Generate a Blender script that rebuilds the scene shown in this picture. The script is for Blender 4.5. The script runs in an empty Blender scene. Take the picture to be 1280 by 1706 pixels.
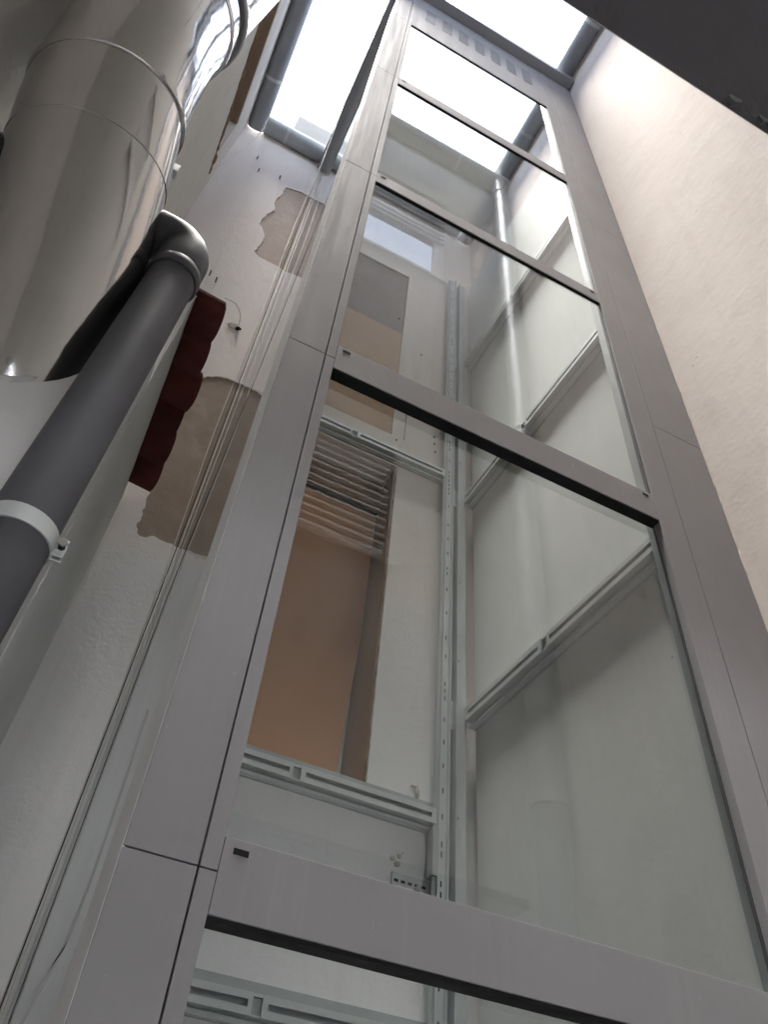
import bpy, math, random
from mathutils import Vector, Matrix
random.seed(7)
S = 1.25          # metres per layout unit (one unit = camera to lift front)
H = 1.60          # camera height above the yard floor
scn = bpy.context.scene

# ------------------------------------------------------------------ camera
R = [[0.8903408425, -0.4491118732, 0.0747777345],
     [0.3775667318, 0.6365325061, -0.6725100235],
     [0.2544337776, 0.6269967258, 0.7363005899]]
cam_d = bpy.data.cameras.new('camera')
cam = bpy.data.objects.new('camera', cam_d)
scn.collection.objects.link(cam)
rx, ry, rz = R
cam.matrix_world = Matrix(((rx[0], -ry[0], -rz[0], 0), (rx[1], -ry[1], -rz[1], 0), (rx[2], -ry[2], -rz[2], H), (0, 0, 0, 1)))
cam_d.sensor_fit = 'VERTICAL'
cam_d.sensor_height = 24.0
cam_d.sensor_width = 18.0
cam_d.lens = 24.0 * 1298.9 / 1706.0
cam_d.clip_start = 0.02
cam_d.clip_end = 500
scn.camera = cam

# ------------------------------------------------------------------ sky and sun
SUN_EL, SUN_AZ = math.radians(81.5), math.radians(272)
w = bpy.data.worlds.new('World'); scn.world = w; w.use_nodes = True
nt = w.node_tree
bg = nt.nodes['Background']
sky = nt.nodes.new('ShaderNodeTexSky'); sky.sky_type = 'NISHITA'; sky.sun_disc = False
sky.sun_elevation = SUN_EL; sky.sun_rotation = SUN_AZ
sky.air_density = 1.0; sky.dust_density = 0.7; sky.ozone_density = 1.0
hs = nt.nodes.new('ShaderNodeHueSaturation'); hs.inputs['Saturation'].default_value = 0.52
nt.links.new(sky.outputs[0], hs.inputs['Color'])
nt.links.new(hs.outputs[0], bg.inputs['Color'])
bg.inputs['Strength'].default_value = 0.06
sun_d = bpy.data.lights.new('sun', 'SUN'); sun_d.energy = 2.4; sun_d.angle = math.radians(26); sun_d.color = (1, 0.965, 0.92)
sun = bpy.data.objects.new('sun', sun_d); scn.collection.objects.link(sun)
sd = Vector((math.sin(SUN_AZ) * math.cos(SUN_EL), math.cos(SUN_AZ) * math.cos(SUN_EL), math.sin(SUN_EL)))
sun.rotation_euler = (-sd).to_track_quat('-Z', 'Y').to_euler()
sun.location = (0, 0, 30)
vs = scn.view_settings
vs.view_transform = 'Standard'; vs.look = 'None'; vs.exposure = 3.38; vs.gamma = 1.0; vs.use_curve_mapping = False
cy = scn.cycles
cy.use_denoising = True
cy.use_adaptive_sampling = True; cy.adaptive_threshold = 0.03
cy.max_bounces = 12; cy.diffuse_bounces = 8; cy.glossy_bounces = 6; cy.transmission_bounces = 6; cy.transparent_max_bounces = 24
cy.caustics_reflective = False; cy.caustics_refractive = False
cy.sample_clamp_indirect = 6.0

# ------------------------------------------------------------------ materials
M = {}
def new_mat(name):
    m = bpy.data.materials.new(name); m.use_nodes = True; M[name] = m
    return m, m.node_tree, m.node_tree.nodes['Principled BSDF']
def nd(nt, t, **kw):
    n = nt.nodes.new(t)
    for k, v in kw.items():
        if k in n.inputs: n.inputs[k].default_value = v
        else: setattr(n, k, v)
    return n
def coords(nt, scale=(1, 1, 1)):
    tc = nd(nt, 'ShaderNodeTexCoord'); mp = nd(nt, 'ShaderNodeMapping'); mp.inputs['Scale'].default_value = scale
    nt.links.new(tc.outputs['Object'], mp.inputs['Vector']); return mp.outputs['Vector']
def mixc(nt, fac, a, b):
    m = nd(nt, 'ShaderNodeMix', data_type='RGBA')
    for s, v in ((m.inputs[6], a), (m.inputs[7], b)):
        if isinstance(v, tuple): s.default_value = (*v, 1)
        else: nt.links.new(v, s)
    if isinstance(fac, (int, float)): m.inputs[0].default_value = fac
    else: nt.links.new(fac, m.inputs[0])
    return m.outputs[2]
def ramp(nt, src, a, b, lo=0.0, hi=1.0):
    r = nd(nt, 'ShaderNodeMapRange'); r.inputs[1].default_value = a; r.inputs[2].default_value = b
    r.inputs[3].default_value = lo; r.inputs[4].default_value = hi
    nt.links.new(src, r.inputs[0]); return r.outputs[0]
def noise(nt, vec, scale, detail=4, rough=0.55, dist=0.0):
    n = nd(nt, 'ShaderNodeTexNoise'); n.inputs['Scale'].default_value = scale; n.inputs['Detail'].default_value = detail
    n.inputs['Roughness'].default_value = rough; n.inputs['Distortion'].default_value = dist
    nt.links.new(vec, n.inputs['Vector']); return n.outputs[0]
def bump(nt, bsdf, heights):
    prev = None
    for h, st, d in heights:
        b = nd(nt, 'ShaderNodeBump'); b.inputs['Strength'].default_value = st; b.inputs['Distance'].default_value = d
        nt.links.new(h, b.inputs['Height'])
        if prev: nt.links.new(prev, b.inputs['Normal'])
        prev = b.outputs[0]
    nt.links.new(prev, bsdf.inputs['Normal'])
def plaster(name, c1, c2, c3, stretch=(1, 1, 1), fine=0.35, coarse=0.35, streak=0.0, lower=None):
    m, nt, b = new_mat(name)
    v = coords(nt); vs_ = coords(nt, stretch)
    big = noise(nt, v, 1.1, 5, 0.6); mid = noise(nt, v, 5.0, 6, 0.65); fn = noise(nt, vs_, 60, 5, 0.6); md = noise(nt, vs_, 16, 5, 0.6, 0.6)
    c = mixc(nt, ramp(nt, big, 0.38, 0.66), c1, c2)
    c = mixc(nt, ramp(nt, mid, 0.52, 0.75, 0, 0.55), c, c3)
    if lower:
        # blends to a second colour on the lower part of the wall, fading unevenly at about lower[1] metres
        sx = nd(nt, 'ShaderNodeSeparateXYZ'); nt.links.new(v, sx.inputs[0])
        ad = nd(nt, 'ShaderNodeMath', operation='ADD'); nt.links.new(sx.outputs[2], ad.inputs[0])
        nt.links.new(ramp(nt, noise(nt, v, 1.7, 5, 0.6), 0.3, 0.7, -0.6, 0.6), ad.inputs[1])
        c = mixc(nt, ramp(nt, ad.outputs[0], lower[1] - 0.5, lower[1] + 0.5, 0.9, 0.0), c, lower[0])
    # sparse dark pits and scratches in the coat
    vo = nd(nt, 'ShaderNodeTexVoronoi', Scale=9.0); nt.links.new(coords(nt, (stretch[0], stretch[1], stretch[2])), vo.inputs['Vector'])
    pit = ramp(nt, vo.outputs['Distance'], 0.03, 0.055, 0.7, 0.0)
    gate = ramp(nt, noise(nt, v, 2.3, 3), 0.56, 0.62)
    mu = nd(nt, 'ShaderNodeMath', operation='MULTIPLY'); nt.links.new(pit, mu.inputs[0]); nt.links.new(gate, mu.inputs[1])
    c = mixc(nt, mu.outputs[0], c, (0.16, 0.13, 0.11))
    if streak:
        st = noise(nt, coords(nt, (7, 7, 0.5)), 1.6, 5, 0.6)
        c = mixc(nt, ramp(nt, st, 0.55, 0.8, 0, streak), c, (c3[0] * 0.7, c3[1] * 0.66, c3[2] * 0.62))
    nt.links.new(c, b.inputs['Base Color']); b.inputs['Roughness'].default_value = 0.9
    b.inputs['Specular IOR Level'].default_value = 0.2
    bump(nt, b, [(mid, coarse, 0.02), (md, fine, 0.008), (fn, fine, 0.003)])
    return m
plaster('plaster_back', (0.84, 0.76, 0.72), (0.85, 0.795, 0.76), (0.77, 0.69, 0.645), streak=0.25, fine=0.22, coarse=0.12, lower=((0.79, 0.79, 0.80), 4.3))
plaster('plaster_right', (0.62, 0.555, 0.52), (0.66, 0.60, 0.555), (0.54, 0.475, 0.435), stretch=(1, 0.75, 1.2), fine=0.14, coarse=0.10, streak=0.15)
plaster('plaster_left', (0.66, 0.62, 0.57), (0.70, 0.66, 0.60), (0.57, 0.52, 0.46), streak=0.3)
plaster('plaster_low', (0.66, 0.65, 0.645), (0.70, 0.69, 0.685), (0.60, 0.59, 0.58), fine=0.25)
plaster('plaster_near', (0.72, 0.70, 0.67), (0.75, 0.735, 0.705), (0.65, 0.625, 0.59))
plaster('plaster_room', (0.66, 0.67, 0.68), (0.70, 0.70, 0.71), (0.60, 0.60, 0.61))
plaster('mortar', (0.41, 0.325, 0.265), (0.27, 0.215, 0.175), (0.50, 0.42, 0.355), fine=0.35, coarse=0.25, streak=0.5)
plaster('mortar_pale', (0.52, 0.425, 0.37), (0.42, 0.335, 0.285), (0.58, 0.50, 0.45), fine=0.35, coarse=0.25, streak=0.4)
plaster('filler', (0.62, 0.58, 0.52), (0.56, 0.50, 0.43), (0.48, 0.42, 0.36), fine=0.8, coarse=0.9)
plaster('concrete', (0.60, 0.605, 0.61), (0.64, 0.64, 0.645), (0.54, 0.54, 0.545))
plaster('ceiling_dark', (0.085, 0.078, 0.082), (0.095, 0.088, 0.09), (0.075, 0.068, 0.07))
plaster('brown_band', (0.30, 0.225, 0.185), (0.34, 0.26, 0.185), (0.24, 0.18, 0.15))

def paint(name, col, rough=0.45, metal=0.0, var=0.06, spec=0.5, orange=0.08, scale=140):
    m, nt, b = new_mat(name)
    v = coords(nt); n1 = noise(nt, v, 3.0, 5, 0.6); n2 = noise(nt, v, scale, 2, 0.5)
    lo = tuple(c * (1 - var) for c in col); hi = tuple(min(1, c * (1 + var)) for c in col)
    nt.links.new(mixc(nt, ramp(nt, n1, 0.3, 0.7), lo, hi), b.inputs['Base Color'])
    nt.links.new(ramp(nt, noise(nt, v, 7, 6, 0.7), 0.3, 0.7, rough * 0.85, min(1, rough * 1.2)), b.inputs['Roughness'])
    b.inputs['Metallic'].default_value = metal; b.inputs['Specular IOR Level'].default_value = spec
    if orange: bump(nt, b, [(n2, orange, 0.001)])
    return m
def opal():
    m, nt, b = new_mat('opal_sheet'); out = nt.nodes['Material Output']
    b.inputs['Base Color'].default_value = (0.7, 0.7, 0.68, 1); b.inputs['Roughness'].default_value = 0.6
    tl = nd(nt, 'ShaderNodeBsdfTranslucent'); tl.inputs[0].default_value = (0.9, 0.88, 0.82, 1)
    mx = nd(nt, 'ShaderNodeMixShader'); nt.links.new(ramp(nt, noise(nt, coords(nt), 3, 4), 0.3, 0.7, 0.07, 0.12), mx.inputs[0])
    nt.links.new(b.outputs[0], mx.inputs[1]); nt.links.new(tl.outputs[0], mx.inputs[2]); nt.links.new(mx.outputs[0], out.inputs[0])
opal()
def cladding(name, col):
    # powder-coated sheet with faint dust, rain streaks and small scuffs
    m, nt, b = new_mat(name)
    v = coords(nt); st = noise(nt, coords(nt, (22, 22, 0.8)), 1.5, 6, 0.65); cl = noise(nt, v, 2.2, 6, 0.65); sp = noise(nt, v, 38, 3, 0.6)
    c = mixc(nt, ramp(nt, cl, 0.35, 0.7), tuple(x * 0.93 for x in col), tuple(x * 1.05 for x in col))
    c = mixc(nt, ramp(nt, st, 0.52, 0.78, 0, 0.22), c, (0.40, 0.385, 0.375))
    c = mixc(nt, ramp(nt, sp, 0.70, 0.78, 0, 0.35), c, (0.55, 0.53, 0.5))
    nt.links.new(c, b.inputs['Base Color'])
    nt.links.new(ramp(nt, st, 0.3, 0.7, 0.58, 0.75), b.inputs['Roughness'])
    b.inputs['Specular IOR Level'].default_value = 0.16
    bump(nt, b, [(cl, 0.04, 0.02), (noise(nt, v, 160, 2, 0.5), 0.06, 0.001)])
cladding('lift_grey', (0.285, 0.275, 0.283))
paint('lift_edge', (0.44, 0.43, 0.43), 0.45, var=0.05)
paint('trim_light', (0.66, 0.655, 0.66), 0.45, var=0.05)
paint('plate_grey', (0.24, 0.245, 0.25), 0.95, spec=0.05)
paint('roof_sheet', (0.30, 0.31, 0.33), 0.4)
paint('galvanised', (0.56, 0.59, 0.59), 0.48, metal=0.35, var=0.10, orange=0.05, scale=60)
paint('galvanised_dull', (0.40, 0.43, 0.44), 0.55, metal=0.3, var=0.12, orange=0.05, scale=60)
paint('zinc', (0.38, 0.395, 0.415), 0.5, metal=0.25, var=0.14)
paint('gutter_dark', (0.24, 0.25, 0.275), 0.45, var=0.10)
paint('joint_grey', (0.5, 0.5, 0.5), 0.5)
paint('pvc', (0.085, 0.085, 0.095), 0.55, spec=0.3, var=0.15, orange=0.04)
paint('black_rubber', (0.012, 0.012, 0.013), 0.8, spec=0.2, orange=0)
plaster('shaft_lining', (0.66, 0.685, 0.67), (0.69, 0.71, 0.695), (0.63, 0.655, 0.64), fine=0.08, coarse=0.12)
paint('post_dark', (0.06, 0.06, 0.062), 0.6)
paint('dark_gap', (0.02, 0.02, 0.02), 0.9, spec=0.1, orange=0)
paint('white_plastic', (0.74, 0.74, 0.73), 0.4, var=0.04)
paint('window_white', (0.80, 0.80, 0.80), 0.35, var=0.04)
paint('cable_white', (0.68, 0.66, 0.62), 0.5)
paint('cable_black', (0.03, 0.03, 0.03), 0.5)
paint('shutter_white', (0.86, 0.855, 0.84), 0.4, var=0.05)
paint('shutter_grey', (0.11, 0.105, 0.10), 0.5, var=0.1)
paint('steel_bolt', (0.5, 0.5, 0.5), 0.3, metal=0.9)
paint('grey_board', (0.27, 0.235, 0.225), 0.75, var=0.12, spec=0.2)
paint('tile_red', (0.10, 0.029, 0.025), 0.85, var=0.55, spec=0.25, orange=0.5, scale=50)

def board(name, a, bcol):
    m, nt, b = new_mat(name)
    v = coords(nt, (30, 30, 1.2)); g = noise(nt, v, 3, 6, 0.65, 0.4); big = noise(nt, coords(nt), 1.2, 4)
    c = mixc(nt, ramp(nt, big, 0.35, 0.65), a, bcol)
    c = mixc(nt, ramp(nt, g, 0.45, 0.8, 0, 0.3), c, tuple(x * 0.78 for x in a))
    sc = noise(nt, coords(nt, (1.2, 1.2, 6)), 4, 7, 0.75, 1.5)
    c = mixc(nt, ramp(nt, sc, 0.62, 0.72, 0, 0.35), c, tuple(min(1, x * 1.35) for x in a))
    c = mixc(nt, ramp(nt, noise(nt, coords(nt), 2.6, 5, 0.7), 0.58, 0.74, 0, 0.35), c, tuple(x * 0.6 for x in a))
    nt.links.new(c, b.inputs['Base Color']); b.inputs['Roughness'].default_value = 0.6; b.inputs['Specular IOR Level'].default_value = 0.3
    return m
board('board_brown', (0.56, 0.29, 0.15), (0.50, 0.26, 0.135))
board('board_tan', (0.55, 0.36, 0.235), (0.50, 0.325, 0.21))
board('jamb_brown', (0.27, 0.165, 0.10), (0.24, 0.15, 0.09))
def rough_wood():
    m, nt, b = new_mat('rough_lintel')
    v = coords(nt, (6, 6, 40)); g = noise(nt, v, 2.0, 8, 0.75, 1.0); k = noise(nt, coords(nt, (8, 8, 20)), 2.5, 6, 0.7)
    c = mixc(nt, ramp(nt, g, 0.35, 0.7), (0.17, 0.095, 0.055), (0.50, 0.34, 0.22))
    c = mixc(nt, ramp(nt, k, 0.6, 0.72), c, (0.62, 0.55, 0.45))
    nt.links.new(c, b.inputs['Base Color']); b.inputs['Roughness'].default_value = 0.9
    bump(nt, b, [(g, 0.9, 0.02)])
rough_wood()

def stainless():
    m, nt, b = new_mat('stainless')
    v = coords(nt); n1 = noise(nt, v, 2.2, 3, 0.5); n2 = noise(nt, v, 9, 6, 0.7)
    nt.links.new(mixc(nt, n2, (0.60, 0.595, 0.595), (0.70, 0.69, 0.69)), b.inputs['Base Color'])
    b.inputs['Metallic'].default_value = 1.0
    nt.links.new(ramp(nt, n2, 0.35, 0.75, 0.05, 0.16), b.inputs['Roughness'])
    br = noise(nt, coords(nt, (9, 9, 0.6)), 3.0, 5, 0.6)
    bump(nt, b, [(n1, 0.45, 0.02), (br, 0.05, 0.01)])
stainless()

def glass(name, tint, ior, reflect=True):
    # thin clear pane: tinted see-through plus mirror reflection by the Fresnel law on the outer face
    m = bpy.data.materials.new(name); m.use_nodes = True; M[name] = m
    nt = m.node_tree; nt.nodes.clear()
    out = nd(nt, 'ShaderNodeOutputMaterial'); tr = nd(nt, 'ShaderNodeBsdfTransparent'); tr.inputs[0].default_value = (*tint, 1)
    if not reflect:
        nt.links.new(tr.outputs[0], out.inputs[0]); return
    fr = nd(nt, 'ShaderNodeFresnel'); fr.inputs[0].default_value = ior
    gl = nd(nt, 'ShaderNodeBsdfGlossy'); gl.inputs['Roughness'].default_value = 0.0; gl.inputs[0].default_value = (0.96, 0.98, 1.0, 1)
    mx = nd(nt, 'ShaderNodeMixShader')
    nt.links.new(fr.outputs[0], mx.inputs[0]); nt.links.new(tr.outputs[0], mx.inputs[1]); nt.links.new(gl.outputs[0], mx.inputs[2])
    v = coords(nt); sm = noise(nt, coords(nt, (5, 5, 0.9)), 1.6, 6, 0.7, 0.8); ds = noise(nt, v, 1.4, 4, 0.6)
    df = nd(nt, 'ShaderNodeBsdfDiffuse'); df.inputs[0].default_value = (0.72, 0.74, 0.72, 1)
    mu = nd(nt, 'ShaderNodeMath', operation='ADD'); nt.links.new(ramp(nt, sm, 0.45, 0.8, 0.012, 0.075), mu.inputs[0]); nt.links.new(ramp(nt, ds, 0.35, 0.7, 0.0, 0.03), mu.inputs[1])
    mx2 = nd(nt, 'ShaderNodeMixShader'); nt.links.new(mu.outputs[0], mx2.inputs[0]); nt.links.new(mx.outputs[0], mx2.inputs[1]); nt.links.new(df.outputs[0], mx2.inputs[2])
    bp = nd(nt, 'ShaderNodeBump'); bp.inputs['Strength'].default_value = 0.012; bp.inputs['Distance'].default_value = 0.01
    nt.links.new(noise(nt, v, 2.4, 2, 0.4), bp.inputs['Height']); nt.links.new(bp.outputs[0], gl.inputs['Normal'])
    nt.links.new(mx2.outputs[0], out.inputs[0])
glass('glass_outer', (0.985, 0.995, 0.988), 1.78)
glass('glass_inner', (0.985, 0.995, 0.988), 1.5, False)
glass('glass_roof', (0.98, 0.985, 0.985), 1.5, False)
m, nt, b = new_mat('window_glass')
b.inputs['Base Color'].default_value = (0.80, 0.85, 0.88, 1); b.inputs['Roughness'].default_value = 0.02; b.inputs['Metallic'].default_value = 0.95
b.inputs['IOR'].default_value = 2.9
wn = noise(nt, coords(nt), 1.5, 2); bump(nt, b, [(wn, 0.03, 0.01)])

# ------------------------------------------------------------------ mesh helpers (coordinates in layout units)
def W(p): return Vector((p[0] * S, p[1] * S, p[2] * S + H))
class MB:
    def __init__(self): self.v = []; self.f = []; self.mi = []
    def add(self, vs, fs, mi=0):
        o = len(self.v); self.v += [tuple(p) for p in vs]; self.f += [tuple(i + o for i in f) for f in fs]
        self.mi += [mi] * len(fs) if isinstance(mi, int) else list(mi); return self
    def box(self, x0, x1, y0, y1, z0, z1, mi=0):
        # face order: bottom, top, y0, y1, x0, x1
        return self.add([(x0, y0, z0), (x1, y0, z0), (x1, y1, z0), (x0, y1, z0), (x0, y0, z1), (x1, y0, z1), (x1, y1, z1), (x0, y1, z1)],
                 [(0, 3, 2, 1), (4, 5, 6, 7), (0, 1, 5, 4), (3, 7, 6, 2), (0, 4, 7, 3), (1, 2, 6, 5)], mi)
    def tube(self, pts, rad, n=16, cap=True, mi=0):
        pts = [Vector(p) for p in pts]; rr = rad if isinstance(rad, (list, tuple)) else [rad] * len(pts)
        o = []; prev = None; vs = []; k = len(pts)
        for i, p in enumerate(pts):
            a = pts[max(0, i - 1)]; c = pts[min(k - 1, i + 1)]; t = (c - a)
            if t.length < 1e-9: t = Vector((0, 0, 1))
            t.normalize()
            if prev is None:
                u = t.orthogonal().normalized() if abs(t.z) < 0.9 else Vector((1, 0, 0)) - t * t.x
            else: u = prev - t * prev.dot(t)
            u.normalize(); prev = u; q = t.cross(u)
            vs += [p + (u * math.cos(2 * math.pi * j / n) + q * math.sin(2 * math.pi * j / n)) * rr[i] for j in range(n)]
        fs = [(i * n + j, i * n + (j + 1) % n, (i + 1) * n + (j + 1) % n, (i + 1) * n + j) for i in range(k - 1) for j in range(n)]
        if cap: fs += [tuple(range(n))[::-1], tuple((k - 1) * n + j for j in range(n))]
        return self.add(vs, fs, mi)
    def prism(self, poly, axis, a, b, mi=0):
        # poly of 2-D points extruded along axis from a to b
        n = len(poly)
        def P(p, t): return {'x': (t, p[0], p[1]), 'y': (p[0], t, p[1]), 'z': (p[0], p[1], t)}[axis]
        vs = [P(p, a) for p in poly] + [P(p, b) for p in poly]
        fs = [(i, (i + 1) % n, (i + 1) % n + n, i + n) for i in range(n)] + [tuple(range(n))[::-1], tuple(range(n, 2 * n))]
        return self.add(vs, fs, mi)
def tag(o, label=None, cat=None, group=None, kind=None):
    if label: o['label'] = label
    if cat: o['category'] = cat
    if group: o['group'] = group
    if kind: o['kind'] = kind
    return o
def thing(name, base, label, cat, group=None, kind=None):
    o = bpy.data.objects.new(name, None); scn.collection.objects.link(o); o.empty_display_size = 0.1
    o.location = W(base); o['_b'] = list(W(base)); return tag(o, label, cat, group, kind)
def build(mb, name, mats, parent=None, base=None, smooth=False, bevel=0, fix=True):
    if isinstance(mats, str): mats = [mats]
    b = Vector(parent['_b']) if parent is not None else (W(base) if base else W((sum(p[0] for p in mb.v) / len(mb.v), sum(p[1] for p in mb.v) / len(mb.v), min(p[2] for p in mb.v))))
    me = bpy.data.meshes.new(name)
    me.from_pydata([tuple(W(p) - b) for p in mb.v], [], mb.f)
    for k in mats: me.materials.append(M[k])
    me.polygons.foreach_set('material_index', mb.mi)
    if smooth: me.polygons.foreach_set('use_smooth', [True] * len(me.polygons))
    me.update()
    if fix:
        import bmesh
        bm = bmesh.new(); bm.from_mesh(me); bmesh.ops.recalc_face_normals(bm, faces=bm.faces); bm.to_mesh(me); bm.free()
    if smooth:
        try: me.set_sharp_from_angle(angle=math.radians(38))
        except Exception: pass
    o = bpy.data.objects.new(name, me); scn.collection.objects.link(o); o['_b'] = list(b)
    if parent is not None: o.parent = parent
    else: o.location = b
    if bevel:
        md = o.modifiers.new('bevel', 'BEVEL'); md.width = bevel; md.segments = 2; md.limit_method = 'ANGLE'; md.angle_limit = math.radians(40)
    return o
def bx(*a): return MB().box(*a)

def wall_mesh(axis, face, back, u0, u1, v0, v1, holes):
    # wall slab with rectangular openings; axis 'y': u = x; axis 'x': u = y; v = z
    us = sorted({u0, u1} | {min(max(h[i], u0), u1) for h in holes for i in (0, 1)}); vz = sorted({v0, v1} | {min(max(h[i], v0), v1) for h in holes for i in (2, 3)})
    solid = {}
    for i in range(len(us) - 1):
        for j in range(len(vz) - 1):
            cu = (us[i] + us[i + 1]) / 2; cv = (vz[j] + vz[j + 1]) / 2
            solid[i, j] = not any(h[0] < cu < h[1] and h[2] < cv < h[3] for h in holes)
    mb = MB()
    def P(u, v, d): return (u, d, v) if axis == 'y' else (d, u, v)
    idx = {}
    def vid(i, j, s):
        if (i, j, s) not in idx:
            idx[i, j, s] = len(mb.v); mb.v.append(P(us[i], vz[j], face if s == 0 else back))
        return idx[i, j, s]
    def q(*k): mb.f.append(tuple(vid(*a) for a in k)); mb.mi.append(0)
    for (i, j), s in solid.items():
        if not s: continue
        q((i, j, 0), (i + 1, j, 0), (i + 1, j + 1, 0), (i, j + 1, 0)); q((i, j, 1), (i, j + 1, 1), (i + 1, j + 1, 1), (i + 1, j, 1))
        if not solid.get((i - 1, j)): q((i, j, 0), (i, j + 1, 0), (i, j + 1, 1), (i, j, 1))
        if not solid.get((i + 1, j)): q((i + 1, j, 0), (i + 1, j, 1), (i + 1, j + 1, 1), (i + 1, j + 1, 0))
        if not solid.get((i, j - 1)): q((i, j, 0), (i, j, 1), (i + 1, j, 1), (i + 1, j, 0))
        if not solid.get((i, j + 1)): q((i, j + 1, 0), (i + 1, j + 1, 0), (i + 1, j + 1, 1), (i, j + 1, 1))
    return mb
def jagged(poly, step=0.02, amp=0.008):
    out = []
    n = len(poly)
    for i in range(n):
        a = poly[i]; c = poly[(i + 1) % n]; L = math.hypot(c[0] - a[0], c[1] - a[1]); k = max(1, int(L / step))
        for j in range(k):
            t = j / k
            out.append((a[0] + (c[0] - a[0]) * t + random.uniform(-amp, amp), a[1] + (c[1] - a[1]) * t + random.uniform(-amp, amp)))
    return out

# ------------------------------------------------------------------ layout constants (units, camera at 0,0,0)
G = -H / S                 # floor
XR, YB, XL, XLN, YS = 1.495, 2.40, -0.555, -0.72, 0.085
ZG, ZT = 6.50, 6.56        # gutter level, wall top
GLY = 1.030                # front glass plane
LX = 0.112                 # lift's left side

# ------------------------------------------------------------------ setting
g = MB(); g.add([(-60, -60, G), (60, -60, G), (60, 60, G), (-60, 60, G)], [(0, 1, 2, 3)])
tag(build(g, 'ground', 'concrete', base=(0, 0, G), fix=False), 'grey concrete floor of the light well', None, None, 'structure')

# rear wall with two door openings
D1 = (0.42, 1.022, 1.375, 3.20); D2 = (0.42, 0.968, 3.45, 5.37)
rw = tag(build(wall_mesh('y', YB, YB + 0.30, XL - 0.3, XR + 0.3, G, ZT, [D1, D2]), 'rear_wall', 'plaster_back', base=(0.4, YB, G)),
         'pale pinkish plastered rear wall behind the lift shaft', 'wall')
pA = [(-0.072, 5.794), (0.017, 5.838), (0.24, 5.825), (0.306, 5.598), (0.30, 4.742), (0.29, 4.63), (0.144, 4.589), (-0.068, 4.634), (-0.096, 4.648), (-0.065, 4.818), (-0.103, 4.964), (-0.145, 5.043), (-0.128, 5.238), (-0.089, 5.338), (-0.109, 5.535)]
pB = [(-0.041, 3.266), (0.029, 3.304), (0.239, 3.314), (0.27, 3.077), (0.262, 2.12), (0.122, 2.12), (0.015, 2.132), (-0.048, 2.115), (-0.071, 2.172), (-0.059, 2.267), (-0.097, 2.415), (-0.14, 3.058)]
rimA = jagged(jagged(pA, 0.07, 0.014), 0.016, 0.006); rimB = jagged(jagged(pB, 0.07, 0.012), 0.016, 0.006)
DEP = 0.0075
for rim in (rimA, rimB):
    cut = build(MB().prism(rim, 'y', YB - 0.05, YB + DEP), 'cutter', 'mortar')
    md = rw.modifiers.new('cut', 'BOOLEAN'); md.object = cut; md.operation = 'DIFFERENCE'; md.solver = 'EXACT'
    bpy.context.view_layer.update()
    ev = rw.evaluated_get(bpy.context.evaluated_depsgraph_get())
    me = bpy.data.meshes.new_from_object(ev); rw.modifiers.clear(); rw.data = me
    bpy.data.objects.remove(cut)
def grow(poly, d):
    cx = sum(p[0] for p in poly) / len(poly); cz = sum(p[1] for p in poly) / len(poly)
    return [(x + (d if x > cx else -d), z + (d if z > cz else -d)) for x, z in poly]
o = build(MB().prism(grow(pA, 0.03), 'y', YB + DEP - 0.0012, YB + 0.03), 'mortar_patch', 'mortar_pale', rw); o['label'] = 'upper ragged patch of bare pinkish mortar'
o = build(MB().prism(grow(pB, 0.03), 'y', YB + DEP - 0.0012, YB + 0.03), 'mortar_patch', 'mortar', rw); o['label'] = 'lower patch of bare brown mortar'
# doorway 1: reveal, rough lintel, leaning board, pale slit
yb = YB + 0.19
j = MB().box(1.012, 1.0215, YB + 0.012, YB + 0.262, 1.378, 3.19)
build(j, 'door_jamb', 'jamb_brown', rw)
bead = MB()
zz = 1.40
pts = []
while zz < 3.18:
    pts.append((1.016 + random.uniform(-0.003, 0.003), YB + 0.004, zz)); zz += 0.03
bead.tube(pts, [0.003 + random.uniform(-0.001, 0.002) for _ in pts], 6)
build(bead, 'rough_edge_bead', 'rough_lintel', rw)
build(bx(0.425, 1.010, yb - 0.035, YB + 0.265, 3.00, 3.195), 'lintel', 'rough_lintel', rw)
build(bx(0.425, 1.010, yb - 0.02, yb + 0.03, 2.986, 2.999), 'lintel_gap', 'dark_gap', rw)
dp = MB().prism([(0.43, 1.38), (0.966, 1.38), (1.008, 2.2), (1.009, 2.983), (0.43, 2.983)], 'y', yb, yb + 0.03)
o = build(dp, 'door_panel', 'board_brown', rw, bevel=0.002); o['label'] = 'warm brown board standing slightly askew in the doorway'
build(bx(0.43, 1.010, yb + 0.05, yb + 0.07, 1.38, 2.983), 'backing_board', 'white_plastic', rw)
# doorway 2: board below, grey board above
build(bx(0.423, 0.965, YB + 0.012, YB + 0.05, 4.553, 5.367), 'grey_panel', 'grey_board', rw)
build(bx(0.423, 0.965, YB + 0.004, YB + 0.05, 3.455, 4.548), 'door_panel', 'board_tan', rw)
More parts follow.
